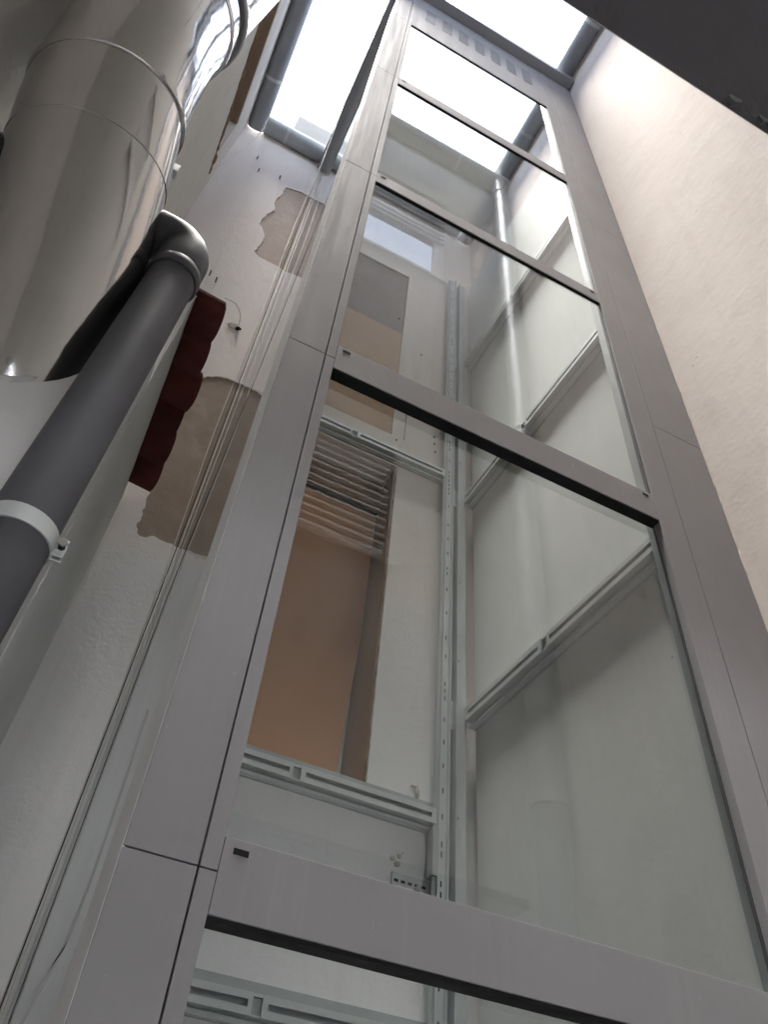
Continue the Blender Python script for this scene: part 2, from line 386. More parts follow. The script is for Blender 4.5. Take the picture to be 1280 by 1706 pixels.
# vertical crack, screw holes and nails
build(MB().tube([(1.044, YB - 0.0005, 3.45), (1.046, YB - 0.0005, 3.6), (1.043, YB - 0.0005, 3.72), (1.047, YB - 0.0005, 4.0)], 0.0018, 5), 'crack', 'dark_gap', rw)
for (x, z) in ((1.232, 3.60), (1.235, 3.54), (1.243, 3.47), (1.00, 3.42), (0.93, 4.72), (1.11, 4.40)):
    build(MB().tube([(x, YB - 0.003, z), (x, YB + 0.004, z)], 0.006, 8), 'screw_hole', 'dark_gap', rw)
for (x, z) in ((-0.36, 5.99), (-0.155, 5.86), (-0.224, 4.12), (-0.27, 4.16), (-0.31, 5.80)):
    build(MB().tube([(x, YB + 0.01, z), (x, YB - 0.02, z + 0.01), (x + 0.004, YB - 0.022, z - 0.05)], 0.004, 6), 'nail', 'dark_gap', rw)
for (x, z, r) in ((1.225, 1.44, 0.018), (0.72, 0.86, 0.012), (1.16, 1.165, 0.02)):
    b_ = MB(); ptz = [(x + random.uniform(-r, r), z + random.uniform(-r, r)) for _ in range(5)]
    for (a, c) in ptz: b_.tube([(a, YB + 0.002, c), (a, YB - 0.006, c), (a, YB - 0.010, c)], [r * 0.5, r * 0.4, r * 0.1], 7)
    build(b_, 'plaster_lump', 'filler', rw)

# right wall
tag(build(wall_mesh('x', XR, XR + 0.3, YS - 0.3, YB, G, ZT, []), 'right_wall', 'plaster_right', base=(XR, 1.2, G)),
    'rough cream plaster wall on the right of the lift', 'wall')
tag(build(bx(1.455, XR - 0.001, 1.062, 2.355, G, 5.6), 'shaft_lining', 'shaft_lining'), 'smooth pale grey green lining of the right shaft wall behind the glass', 'lining')
# sealing bead of filler between the lift cladding and the right wall
fb = MB(); pts = []; zz = G
while zz < 6.3:
    pts.append((XR + 0.0005 + random.uniform(-0.003, 0.002), 0.9995 + random.uniform(-0.0015, 0.002), zz)); zz += random.uniform(0.02, 0.05)
fb.tube(pts, [random.choice((0.0012, 0.0012, 0.0015, 0.002, 0.0025)) for _ in pts], 6)
tag(build(fb, 'filler_bead', 'plaster_right'), 'ragged plaster bead between lift cladding and right wall', 'filler bead')

# upper left wall with a recessed brown band
lw = tag(build(wall_mesh('x', XL, XL - 0.3, 1.30, YB, 1.2, ZT, [(1.31, 2.17, 5.12, 5.82)]), 'left_wall', 'plaster_left', base=(XL, 1.9, 1.2)),
         'upper left plaster wall with a brown recessed band under the gutter', 'wall')
build(bx(XL - 0.16, XL - 0.10, 1.305, 2.175, 5.115, 5.825), 'recess_back', 'brown_band', lw)
build(bx(XL - 0.10, XL - 0.004, 1.305, 2.175, 5.80, 5.818), 'recess_soffit', 'brown_band', lw)
sg = MB(); pts = [(XL + 0.001 + random.uniform(-0.006, 0.004), y, 5.105 + random.uniform(-0.012, 0.012)) for y in [1.32 + 0.03 * k for k in range(33)]]
sg.tube(pts, [random.uniform(0.006, 0.02) for _ in pts], 6)
build(sg, 'shadow_gap_edge', 'jamb_brown', lw)  # ragged dark strip, painting in the shadow gap along the recess's lower edge
nl = tag(build(wall_mesh('x', XLN, XLN - 0.3, YS - 0.3, 1.30, G, ZT, []), 'left_near_wall', 'plaster_near', base=(XLN, 0.7, G)),
         'shaded plaster wall on the left behind the steel duct', 'wall')
build(bx(XLN - 0.28, XL - 0.002, 1.27, 1.299, 1.5, ZT - 0.002), 'wall_return', 'plaster_left', nl)

# low wall in front of the rear wall (carries pipe and tiles)
lo = MB()
def rbox(mb, x0, x1, y0, y1, z0, z1, r=0.03, n=5):
    # slab whose near right vertical edge is rounded
    poly = [(x0, y0)] + [(x1 - r + r * math.sin(t * math.pi / 2 / n), y0 + r - r * math.cos(t * math.pi / 2 / n)) for t in range(n + 1)] + [(x1, y1), (x0, y1)]
    mb.prism(poly, 'z', z0, z1)
rbox(lo, XLN + 0.002, -0.165, 1.052, 1.398, G, 1.76); rbox(lo, XLN + 0.002, -0.163, 1.400, YB - 0.001, G, 2.275, 0.012)
low = tag(build(lo, 'low_wall', 'plaster_low', base=(-0.4, 1.7, G), smooth=True), 'grey rendered low wall at left behind the plastic pipe', 'wall')
eb = MB(); pts = []; zz = 0.2
while zz < 2.27:
    pts.append((-0.166 + random.uniform(-0.003, 0.004), 1.399 + random.uniform(-0.005, 0.005), zz)); zz += random.uniform(0.015, 0.04)
eb.tube(pts, [random.choice((0.0015, 0.002, 0.003)) for _ in pts], 6)
build(eb, 'crumbling_edge', 'plaster_low', low)
# roof tiles capping the low wall
tc = thing('tile_coping', (-0.12, 1.85, 2.27), 'row of dark red clay roof tiles overhanging the low wall', 'roof tiles')
ny = 6; y0, y1 = 1.40, 2.30; wy = (y1 - y0) / ny
for k in range(ny):
    ya = y0 + k * wy; prof = []
    dz = random.uniform(-0.006, 0.006); dx = random.uniform(-0.012, 0.010); N = 12
    amp = random.uniform(0.030, 0.040)
    for i in range(N + 1):
        t = i / N; y = ya - 0.010 + t * (wy + 0.022)
        z = 2.285 + amp * math.cos(2 * math.pi * (t - 0.22)) * (1.0 if math.cos(2 * math.pi * (t - 0.22)) > 0 else 0.35) + 0.014 * (1 - t)
        prof.append((y, z))
    top = [(y, z + 0.013) for y, z in prof][::-1]
    poly = prof + top
    mb = MB(); n = len(poly); xs = (-0.26, -0.062 + dx)
    for xi, x in enumerate(xs):
        mb.v += [(x + (0.013 * math.sin(math.pi * min(1, max(0, (p[0] - ya) / wy))) if xi else 0), p[0], p[1] + dz - (x + 0.26) * 0.12) for p in poly]
    for i in range(n): mb.f.append((i, (i + 1) % n, (i + 1) % n + n, i + n)); mb.mi.append(0)
    for s in (0, n):
        for i in range(N): mb.f.append((s + i, s + i + 1, s + n - 2 - i, s + n - 1 - i)); mb.mi.append(0)
    build(mb, 'tile', 'tile_red', tc, smooth=True)

# near wall over the doorway the photograph is taken from
DOOR = (-0.55, 1.40, G - 1, 0.955); WU = (0.22, 1.02, 4.51, 5.70); WLo = (0.12, 0.83, 2.06, 2.74)
nw = tag(build(wall_mesh('y', YS, YS - 0.32, XLN, XR, G, ZT, [DOOR, WU, WLo]), 'near_wall', 'plaster_near', base=(0.4, YS, G)),
         'plastered wall mirrored in the lift glass, with two windows', 'wall')
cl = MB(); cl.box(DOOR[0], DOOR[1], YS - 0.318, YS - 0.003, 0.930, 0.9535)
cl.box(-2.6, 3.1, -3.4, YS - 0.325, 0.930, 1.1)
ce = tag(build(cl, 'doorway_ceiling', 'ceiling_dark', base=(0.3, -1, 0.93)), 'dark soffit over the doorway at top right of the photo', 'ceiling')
rm = wall_mesh('y', -3.41, -3.5, -2.6, 3.1, G, 1.1, [(-0.6, 1.7, -0.5, 0.82)]); rm.box(-2.7, -2.61, -3.5, YS - 0.33, G, 1.1); rm.box(3.11, 3.2, -3.5, YS - 0.33, G, 1.1)  # unseen rear wall; its opening is added to let fill light in
tag(build(rm, 'room_walls', 'plaster_room', base=(0.3, -2, G)), 'plain unseen walls of the room behind the doorway, with a rear opening added for fill light', 'wall')
for (x, w_) in ((0.375, 0.008), (0.415, 0.006), (0.426, 0.004)):
    build(MB().tube([(x - w_, YS - 0.012, 0.9285), (x, YS - 0.010, 0.927), (x + w_, YS - 0.013, 0.9285)], [w_ * 0.4, w_ * 0.7, w_ * 0.35], 7), 'chipped_edge', 'post_dark', ce)
def window(rect, ydepth, slat_z, slat_mat, slat_n, slat_y, slat_core='shutter_grey'):
    x0, x1, z0, z1 = rect; e = 0.002
    wn_ = MB(); t = 0.045
    for a in ((x0 + e, x1 - e, z1 - t, z1 - e), (x0 + e, x1 - e, z0 + e, z0 + t), (x0 + e, x0 + t, z0 + t, z1 - t), (x1 - t, x1 - e, z0 + t, z1 - t)):
        wn_.box(a[0], a[1], ydepth - 0.03, ydepth + 0.016, a[2], a[3])
    fr = build(wn_, 'window', 'window_white', nw, bevel=0.002)
    fr2 = MB(); u = 0.035
    for a in ((x0 + t, x1 - t, z1 - t - u, z1 - t), (x0 + t, x1 - t, z0 + t, z0 + t + u), (x0 + t, x0 + t + u, z0 + t + u, z1 - t - u), (x1 - t - u, x1 - t, z0 + t + u, z1 - t - u)):
        fr2.box(a[0], a[1], ydepth - 0.02, ydepth + 0.012, a[2], a[3])
    build(fr2, 'sash', 'window_white', fr, bevel=0.002)
    build(bx(x0 + t + u - 0.005, x1 - t - u + 0.005, ydepth - 0.012, ydepth - 0.004, z0 + t + u - 0.005, z1 - t - u + 0.005), 'pane', 'window_glass', fr)
    build(bx(x0 - 0.02, x1 + 0.03, ydepth + 0.017, YS + 0.012, z0 - 0.022, z0 + 0.001), 'sill', 'concrete', fr, bevel=0.003)
    h = (slat_z[1] - slat_z[0]) / slat_n
    build(bx(x0 + 0.012, x1 - 0.012, ydepth + slat_y - 0.004, ydepth + slat_y - 0.001, slat_z[0], slat_z[1]), 'shutter_core', slat_core, fr)
    for k in range(slat_n):
        za = slat_z[0] + k * h; y = ydepth + slat_y
        poly = [(y, za + 0.001), (y + 0.006, za + 0.12 * h), (y + 0.009, za + 0.3 * h), (y + 0.007, za + 0.5 * h), (y, za + 0.82 * h)]
        build(MB().prism(poly, 'x', x0 + 0.012, x1 - 0.012), 'shutter_slat', slat_mat, fr)
window(WU, YS - 0.03, (5.03, 5.66), 'shutter_grey', 9, 0.013)
window(WLo, YS - 0.05, (2.09, 2.72), 'shutter_white', 14, 0.03, 'grey_board')

# ------------------------------------------------------------------ gutters
def gutter(name, pts0, pts1, inward, label, mat, joints):
    # half-round gutter from pts0 to pts1 (x, y); inward = unit vector pointing from the wall to the open sky
    th = thing(name, ((pts0[0] + pts1[0]) / 2, (pts0[1] + pts1[1]) / 2, ZG - 0.05), label, 'gutter', 'gutters round the roof opening')
    a = Vector((*pts0, 0)); c = Vector((*pts1, 0)); iv = Vector((*inward, 0)); wd = 0.135; n = 12
    prof = []
    for i in range(n + 1):
        t = math.pi * i / n; prof.append((wd / 2 - math.cos(t) * wd / 2 + 0.004, -math.sin(t) * 0.062))
    prof += [(wd + 0.004, 0.02), (wd - 0.004, 0.02)] + [(wd / 2 - math.cos(math.pi * i / n) * (wd / 2 - 0.006) + 0.004, -math.sin(math.pi * i / n) * 0.056) for i in range(n, -1, -1)]
    def sweep(p, q, grow=1.0, dz=0):
        mb = MB(); k = len(prof)
        for P in (p, q):
            for d, z in prof:
                d2 = (d - wd / 2) * grow + wd / 2; v = P + iv * d2; mb.v.append((v.x, v.y, ZG + 0.02 + z * grow + dz))
        mb.f += [(i, (i + 1) % k, (i + 1) % k + k, i + k) for i in range(k)]; mb.mi += [0] * k
        hb = len(prof) // 2
        for s in (0, k):
            for i in range(hb - 1): mb.f.append((s + i, s + i + 1, s + k - 2 - i, s + k - 1 - i)); mb.mi.append(0)
        return mb
    build(sweep(a, c), 'trough', mat, th, smooth=True)
    d = (c - a).normalized(); L = (c - a).length
    for t in joints:
        p = a + d * (L * t)
        build(sweep(p - d * 0.012, p + d * 0.012, 1.03, -0.002), 'joint_collar', 'joint_grey', th, smooth=True)
    v0 = a + iv * 0.002; v1 = c + iv * 0.002
    x0, x1 = sorted((v0.x, (v1 + iv * 0.02).x)); yy0, yy1 = sorted((v0.y, (v1 + iv * 0.02).y))
    build(bx(x0, x1, yy0, yy1, ZG + 0.022, ZG + 0.05), 'drip_strip', 'zinc', th)
    return th
gutter('gutter', (XR, YS + 0.14), (XR, YB - 0.002), (-1, 0), 'dark grey roof gutter along the right wall', 'gutter_dark', (0.17, 0.4, 0.75))
gutter('gutter', (XL + 0.14, YB), (XR - 0.142, YB), (0, -1), 'pale grey gutter along the top of the rear wall', 'zinc', (0.10, 0.35))
gutter('gutter', (XL, YB - 0.012), (XL, 1.18), (1, 0), 'dark grey gutter along the upper left wall', 'gutter_dark', (0.33,))
gutter('gutter', (XLN + 0.01, YS), (XR - 0.002, YS), (0, 1), 'grey gutter over the windows mirrored in the lift glass', 'gutter_dark', (0.45, 0.8))
# downpipe in the near right corner (seen mirrored in the lift glass)
dpipe = thing('downpipe', (1.425, 0.185, G), 'grey rain downpipe in the corner mirrored in the lift glass', 'pipe')
build(MB().tube([(1.425, 0.185, G), (1.425, 0.185, 6.46)], 0.055, 20), 'tube', 'zinc', dpipe, smooth=True)
for z in (6.2, 5.02, 3.1, 1.2):
    build(MB().tube([(1.425, 0.185, z), (1.425, 0.185, z + 0.035)], 0.06, 20), 'collar', 'joint_grey', dpipe, smooth=True)

# grey plate standing above the rear gutter
vb = MB().box(-0.225, 0.078, 2.335, 2.36, 6.60, 7.10)
vbx = tag(build(vb, 'flashing_plate', 'plate_grey', bevel=0.004), 'pale grey sheet plate standing above the rear gutter', 'metal plate')
build(bx(-0.20, 0.05, 2.3605, 2.40, 6.60, 6.66), 'foot', 'zinc', vbx)

# ------------------------------------------------------------------ lift shaft
lift = thing('lift_shaft', (0.8, 1.7, G), 'grey framed glass lift shaft standing in the light well', 'lift shaft')
XI0, XI1 = 0.234, 1.209
ZR = 6.36
def panel(x0, x1, z0, z1, name='cladding_panel', y0=1.0, y1=1.02, mat='lift_grey'):
    return build(bx(x0, x1, y0, y1, z0, z1), name, mat, lift, bevel=0.0012)
gp = 0.0011
lz = [G, -0.86, 0.404, 1.631, 2.870, 4.20, 5.45, ZR]
rzs = [G, -0.9, 0.46, 2.088, 3.713, 5.30, ZR]
for a, c in zip(lz, lz[1:]):
    panel(LX, 0.2078, a + gp, c - gp)
    panel(0.2105, XI0, a + gp, c - gp, 'frame_strip')
for a, c in zip(rzs, rzs[1:]):
    panel(1.2985, XR - 0.003, a + gp, c - gp)
panel(XI1, 1.2955, G, ZR, 'frame_strip', 1.0, 1.022)
# structural steel behind the cladding
build(bx(LX + 0.004, XI0 - 0.004, 1.0205, 1.15, G, ZR), 'corner_post', 'post_dark', lift)
build(bx(XI1 + 0.012, XR - 0.004, 1.0305, 1.06, G, ZR), 'corner_post', 'galvanised_dull', lift)
build(bx(LX - 0.001, LX + 0.003, 1.003, 1.145, G, ZR), 'side_trim', 'trim_light', lift)
# cross bars with slots and rubber gaskets
bars = [(-0.93, -0.83), (0.353, 0.450), (1.594, 1.697), (2.831, 2.912), (4.130, 4.232)]
for (a, c) in bars:
    gy = 1.028 if a < 2 else 1.009
    cb = build(bx(XI0 + 0.0008, XI1 - 0.0008, 1.0008, gy, a, c), 'cross_bar', 'lift_grey', lift, bevel=0.0012)
    build(bx(XI0 + 0.001, XI1 - 0.001, 1.003, gy + 0.004, a - 0.006, a - 0.0005), 'gasket', 'black_rubber', cb)
    for (p, q) in ((0.249, 0.270), (1.171, 1.190)):
        build(bx(p, q, 0.9995, 1.002, c - 0.020, c - 0.012), 'drain_slot', 'dark_gap', cb)
vp = build(bx(XI0 + 0.0008, XI1 - 0.0008, 1.0008, 1.009, 5.45, ZR), 'vent_panel', 'lift_grey', lift, bevel=0.0012)
build(bx(XI0 + 0.001, XI1 - 0.001, 1.003, 1.012, 5.444, 5.4495), 'gasket', 'black_rubber', vp)
for k in range(7):
    xa = 0.315 + k * 0.1235; gr = MB()
    for i in range(9):
        gr.box(xa, xa + 0.072, 0.9985, 1.001, 5.80 + i * 0.036, 5.812 + i * 0.036)
    build(gr, 'vent_grille', 'gutter_dark', vp)
# glass panes
def pane(x0, x1, z0, z1):
    gy = GLY if z0 < 1.6 else 1.0105
    mb = bx(x0, x1, gy, gy + 0.008, z0, z1); mb.mi = [1, 1, 0, 1, 1, 1]
    return build(mb, 'glass_pane', ['glass_outer', 'glass_inner'], lift, fix=False)
ed = [G] + [v for b_ in bars for v in b_] + [5.45]
for k in range(0, len(ed), 2):
    if ed[k + 1] - ed[k] > 0.3: pane(XI0 - 0.006, XI1 + 0.006, ed[k] - 0.008, ed[k + 1] + 0.008)
for (x0, x1) in ((XI0 + 0.0001, XI0 + 0.002), (XI1 - 0.002, XI1 - 0.0001)):
    for k in range(0, len(ed), 2):
        build(bx(x0, x1, 1.022 if ed[k] < 1.6 else 1.006, 1.029 if ed[k] < 1.6 else 1.0095, ed[k] + 0.0005, ed[k + 1] - 0.007), 'gasket', 'post_dark', lift)
# glazed left side
for (a, c) in zip([G, -0.86, 0.404, 1.631, 2.870, 4.20, 5.45], [-0.86, 0.404, 1.631, 2.870, 4.20, 5.45, ZR]):
    mb = bx(LX + 0.010, LX + 0.018, 1.1505, YB - 0.002, a + 0.003, c - 0.003); mb.mi = [1, 1, 1, 1, 0, 1]
    build(mb, 'side_glass', ['glass_outer', 'glass_inner'], lift, fix=False)
# roof; clear front and opal rear are shaped to let daylight into the shaft
rf = build(bx(0.155, XR - 0.015, 1.765, 2.25, ZR + 0.058, ZR + 0.078), 'roof', 'opal_sheet', lift)
build(bx(0.155, XR - 0.015, 1.031, 1.764, ZR + 0.062, ZR + 0.074), 'roof_glass', 'glass_roof', lift)
build(bx(0.09, XR - 0.012, 0.935, 1.029, ZR + 0.004, ZR + 0.085), 'roof_flange', 'roof_sheet', rf, bevel=0.003)
build(bx(0.068, 0.150, 1.031, 2.39, ZR + 0.010, ZR + 0.11), 'roof_flange', 'roof_sheet', rf, bevel=0.003)
build(bx(0.151, 0.178, 1.05, 2.39, ZR - 0.012, ZR + 0.055), 'roof_flange', 'galvanised_dull', rf, bevel=0.003)

# ------------------------------------------------------------------ galvanised rails and brackets inside the shaft
def plate_with_slots(mb, fn, L0, L1, h0, h1, d0, d1, slots):
    # strip of plate between h0 and h1 with long slots [(a, b)] ; fn(l, h0, h1, d0, d1, l2) adds a box
    hm0 = h0 + (h1 - h0) * 0.34; hm1 = h0 + (h1 - h0) * 0.66
    fn(mb, L0, L1, h0, hm0, d0, d1); fn(mb, L0, L1, hm1, h1, d0, d1)
    cuts = [L0] + [v for s in slots for v in s] + [L1]
    for i in range(0, len(cuts), 2): fn(mb, cuts[i], cuts[i + 1], hm0, hm1, d0, d1)
def bracket_rear(zc, label):
    z0 = zc - 0.058; th = thing('mounting_bracket', (0.9, YB - 0.03, z0), label, 'bracket', 'brackets across the rear wall')
    f = lambda mb, a, b_, h0, h1, d0, d1: mb.box(a, b_, d0, d1, h0, h1)
    build(bx(0.40, 1.288, YB - 0.012, YB - 0.0015, z0, z0 + 0.114), 'back_plate', 'galvanised_dull', th)
    fp = MB(); plate_with_slots(fp, f, 0.40, 0.728, z0 + 0.022, z0 + 0.078, YB - 0.050, YB - 0.046, [(0.43, 0.715)])
    plate_with_slots(fp, f, 0.757, 1.284, z0 + 0.022, z0 + 0.078, YB - 0.050, YB - 0.046, [(0.775, 1.266)])
    build(fp, 'slotted_plate', 'galvanised', th)
    build(bx(0.40, 1.284, YB - 0.0455, YB - 0.0125, z0 + 0.070, z0 + 0.078), 'flange', 'galvanised', th)
    build(bx(0.40, 1.284, YB - 0.0455, YB - 0.0125, z0 + 0.022, z0 + 0.027), 'flange', 'galvanised', th)
    build(bx(0.40, 1.286, YB - 0.028, YB - 0.0125, z0 + 0.002, z0 + 0.014), 'lip', 'galvanised', th)
    build(bx(0.7285, 0.7565, YB - 0.036, YB - 0.0125, z0 + 0.028, z0 + 0.069), 'spacer', 'galvanised_dull', th)
bracket_rear(0.645, 'slotted galvanised bracket on the rear wall at the bottom edge')
bracket_rear(1.340, 'slotted galvanised bracket under the tall brown door board')
bracket_rear(3.265, 'slotted galvanised bracket above the tall brown door board')
def bracket_right(zc, label):
    z0 = zc - 0.055; th = thing('mounting_bracket', (XR - 0.06, 1.8, z0), label, 'bracket', 'brackets along the right wall')
    f = lambda mb, a, b_, h0, h1, d0, d1: mb.box(d0, d1, a, b_, h0, h1)
    xf = 1.402; y0, y1 = 1.165, 2.352
    build(bx(1.445, 1.4545, y0, y1, z0, z0 + 0.11), 'back_plate', 'galvanised_dull', th)
    fp = MB(); plate_with_slots(fp, f, y0, 1.782, z0 + 0.026, z0 + 0.084, xf, xf + 0.004, [(1.19, 1.765)])
    plate_with_slots(fp, f, 1.815, y1, z0 + 0.026, z0 + 0.084, xf, xf + 0.004, [(1.835, 2.335)])
    build(fp, 'slotted_plate', 'galvanised', th)
    build(bx(xf + 0.0045, 1.4445, y0, y1, z0 + 0.077, z0 + 0.084), 'flange', 'galvanised', th)
    build(bx(xf + 0.0045, 1.4445, y0, y1, z0 + 0.026, z0 + 0.031), 'flange', 'galvanised', th)
    build(bx(1.425, 1.4445, y0, y1, z0 + 0.002, z0 + 0.014), 'lip', 'galvanised', th)
    build(bx(xf + 0.012, 1.4445, 1.7825, 1.8145, z0 + 0.032, z0 + 0.076), 'spacer', 'galvanised_dull', th)
for z, l in ((0.47, 'lowest slotted bracket on the right shaft wall, mostly below the grey cross bar'), (1.792, 'large slotted bracket running diagonally across the lower right glass'),
             (3.115, 'slotted bracket on the right shaft wall crossing the middle grey bar'), (4.450, 'faint uppermost slotted bracket on the right shaft wall')):
    bracket_right(z, l)
rail = thing('perforated_rail', (1.295, YB - 0.02, G), 'galvanised vertical rail with small holes in the rear corner', 'rail')
build(bx(1.292, 1.322, YB - 0.052, YB - 0.048, G, 5.55), 'web', 'galvanised', rail)
build(bx(1.322, 1.326, YB - 0.070, YB - 0.012, G, 5.55), 'flange', 'galvanised', rail)
build(bx(1.274, 1.2915, YB - 0.0465, YB - 0.0425, G, 5.55), 'side_strip', 'galvanised_dull', rail)
pf = MB(); zz = -0.4
while zz < 5.4:
    pf.box(1.304, 1.309, YB - 0.0525, YB - 0.050, zz, zz + 0.02); zz += random.choice((0.035, 0.035, 0.1, 0.1, 0.1, 0.14))
build(pf, 'hole_row', 'dark_gap', rail)['kind'] = 'stuff'
r2 = thing('corner_rail', (1.39, YB - 0.02, G), 'smooth galvanised corner profile with a dark channel beside it', 'rail')
build(bx(1.327, 1.358, YB - 0.018, YB - 0.014, G, 5.55), 'channel', 'zinc', r2)
build(bx(1.3585, 1.366, YB - 0.060, YB - 0.012, G, 5.55), 'flange', 'galvanised', r2)
build(bx(1.3665, 1.41, YB - 0.046, YB - 0.042, G, 5.55), 'web', 'galvanised', r2)
for z in (0.47, 1.79, 3.115, 4.45):
    build(bx(1.3275, 1.358, YB - 0.036, YB - 0.0185, z - 0.075, z + 0.055), 'tie_plate', 'galvanised', r2)
for z in (0.9, 1.35, 2.05, 2.5, 3.4, 3.9):
    build(MB().tube([(1.373, YB - 0.0505, z), (1.373, YB - 0.044, z)], 0.004, 8), 'rivet', 'dark_gap', r2)
# perforated fixing plate with bolts below the brown door
fx = thing('fixing_plate', (1.23, YB - 0.01, 1.02), 'small perforated fixing plate with bolts beside the corner rail', 'plate')
build(bx(1.143, 1.285, YB - 0.012, YB - 0.002, 1.00, 1.115), 'plate', 'galvanised', fx)
ps = MB()
for r_ in range(3):
    for k in range(5):
        ps.box(1.150 + k * 0.026 + (r_ % 2) * 0.012, 1.166 + k * 0.026 + (r_ % 2) * 0.012, YB - 0.0128, YB - 0.011, 1.085 - r_ * 0.033, 1.094 - r_ * 0.033)
build(ps, 'slot_row', 'dark_gap', fx)['kind'] = 'stuff'
for (x, z) in ((1.235, 1.075), (1.275, 1.04)):
    build(MB().tube([(x, YB - 0.012, z), (x, YB - 0.035, z)], 0.011, 6), 'bolt', 'steel_bolt', fx)
build(bx(1.268, 1.290, YB - 0.060, YB - 0.013, 1.12, 1.29), 'angle', 'galvanised_dull', fx)

# ------------------------------------------------------------------ plastic drain pipe with elbow and clamp
PX, PY, PR = -0.174, 0.97, 0.052
pv = thing('drain_pipe', (PX, PY, G), 'dark grey plastic drain pipe with an elbow at the top', 'pipe')
build(MB().tube([(PX, PY, G), (PX, PY, 1.60)], PR, 32), 'tube', 'pvc', pv, smooth=True)
er = 0.062; pts = [(PX, PY, 1.585), (PX, PY, 1.60), (PX, PY, 1.68)]
for i in range(1, 11):
    t = math.pi / 2 * i / 10; pts.append((PX - er + er * math.cos(t), PY, 1.68 + er * math.sin(t)))
pts += [(PX - er - 0.06, PY, 1.68 + er), (PX - er - 0.061, PY, 1.68 + er)]
el = build(MB().tube(pts, [0.0535, 0.0575] + [0.0575] * (len(pts) - 3) + [0.0535], 32), 'elbow', 'pvc', pv, smooth=True)
build(MB().tube([(PX - er - 0.055, PY, 1.68 + er), (XLN + 0.01, PY, 1.68 + er)], PR, 32), 'side_branch', 'pvc', pv, smooth=True)
build(MB().tube([(PX, PY, 1.578), (PX, PY, 1.584), (PX, PY, 1.606), (PX, PY, 1.612)], [0.0565, 0.0595, 0.0595, 0.0575], 32), 'socket_ring', 'pvc', pv, smooth=True)
cl = thing('pipe_clamp', (PX, PY, 0.75), 'galvanised ring clamp with bolt around the plastic pipe', 'clamp')
def ring(cx, cy_, z0, z1, r0, r1, n=40):
    mb = MB()
    prof = [(r0, z0), (r1, z0), (r1, z1), (r0, z1)]
    for i in range(n):
        t = 2 * math.pi * i / n
        mb.v += [(cx + r * math.cos(t), cy_ + r * math.sin(t), z) for r, z in prof]
    for i in range(n):
        for k in range(4): mb.f.append((i * 4 + k, i * 4 + (k + 1) % 4, ((i + 1) % n) * 4 + (k + 1) % 4, ((i + 1) % n) * 4 + k)); mb.mi.append(0)
    return mb
build(ring(PX, PY, 0.755, 0.785, PR + 0.0002, PR + 0.0035), 'band', 'galvanised', cl, smooth=True)
for dy in (-0.006, 0.006):
    build(bx(PX + PR + 0.001, PX + PR + 0.018, PY + dy - 0.002, PY + dy + 0.002, 0.754, 0.786), 'ear', 'galvanised', cl, bevel=0.001)
build(MB().tube([(PX + PR + 0.011, PY - 0.020, 0.770), (PX + PR + 0.011, PY + 0.016, 0.770)], 0.0055, 6), 'bolt', 'dark_gap', cl)
build(MB().tube([(PX + PR + 0.011, PY - 0.024, 0.770), (PX + PR + 0.011, PY - 0.0205, 0.770)], 0.008, 6), 'bolt_head', 'steel_bolt', cl)
build(MB().tube([(PX, PY + PR + 0.002, 0.77), (PX, 1.06, 0.77)], 0.006, 8), 'stud', 'steel_bolt', cl)

# ------------------------------------------------------------------ stainless ventilation duct
dr = 0.174
DX, DY = -0.505, 0.775
A = [(-0.34, 1.30, 1.10), (-0.39, 1.05, 1.50), (-0.432, 0.905, 1.73), (-0.468, 0.83, 1.93), (-0.488, 0.79, 2.15), (DX, DY, 2.40), (DX, DY, 2.70), (DX, DY, 7.3)]
du = thing('ventilation_duct', (-0.45, 0.9, 1.12), 'large shiny stainless steel ventilation duct at upper left', 'duct')
def seg(pts, r, name):
    return build(MB().tube(pts, r, 56), name, 'stainless', du, smooth=True)
def smooth_path(P, n=6):
    P = [Vector(p) for p in P]; out = []
    for i in range(len(P) - 1):
        p0 = P[max(0, i - 1)]; p1 = P[i]; p2 = P[i + 1]; p3 = P[min(len(P) - 1, i + 2)]
        for k in range(n):
            t = k / n; out.append(0.5 * ((2 * p1) + (p2 - p0) * t + (2 * p0 - 5 * p1 + 4 * p2 - p3) * t * t + (3 * p1 - p0 - 3 * p2 + p3) * t ** 3))
    return out + [P[-1]]
seg(smooth_path(A[0:7]), dr, 'duct_section')
seg([A[6], (DX, DY, 4.6)], dr - 0.006, 'duct_section')
seg([(DX, DY, 4.6), A[7]], dr - 0.0075, 'duct_section')
def band(p, q, r, name, mat='stainless'):
    return build(MB().tube([p, Vector(p).lerp(Vector(q), 0.15), Vector(p).lerp(Vector(q), 0.85), q], [r - min(0.004, (r - dr) * 1.5), r, r, r - min(0.004, (r - dr) * 1.5)], 56), name, mat, du, smooth=True)
def along(p, q, t): return tuple(Vector(p).lerp(Vector(q), t))
band(along(A[2], A[3], -0.012), along(A[2], A[3], 0.012), dr + 0.0016, 'seam')
band(along(A[2], A[3], 0.93), along(A[2], A[3], 1.01), dr + 0.006, 'clamp_ring')
band((DX, DY, 2.545), (DX, DY, 2.56), dr + 0.005, 'seam')
band((DX, DY, 2.685), (DX, DY, 2.735), dr + 0.012, 'clamp_ring', 'gutter_dark')
band((DX, DY, 4.58), (DX, DY, 4.62), dr + 0.008, 'clamp_ring')
sw = []
for p, q in zip(A[:6], A[1:7]):
    for k in range(6):
        c_ = Vector(p).lerp(Vector(q), k / 6); sw.append((c_.x + dr * 0.55 , c_.y - dr * 0.835, c_.z))
build(MB().tube([Vector(p) for p in sw[8:]], 0.0018, 6), 'long_seam', 'stainless', du)
cb_ = []
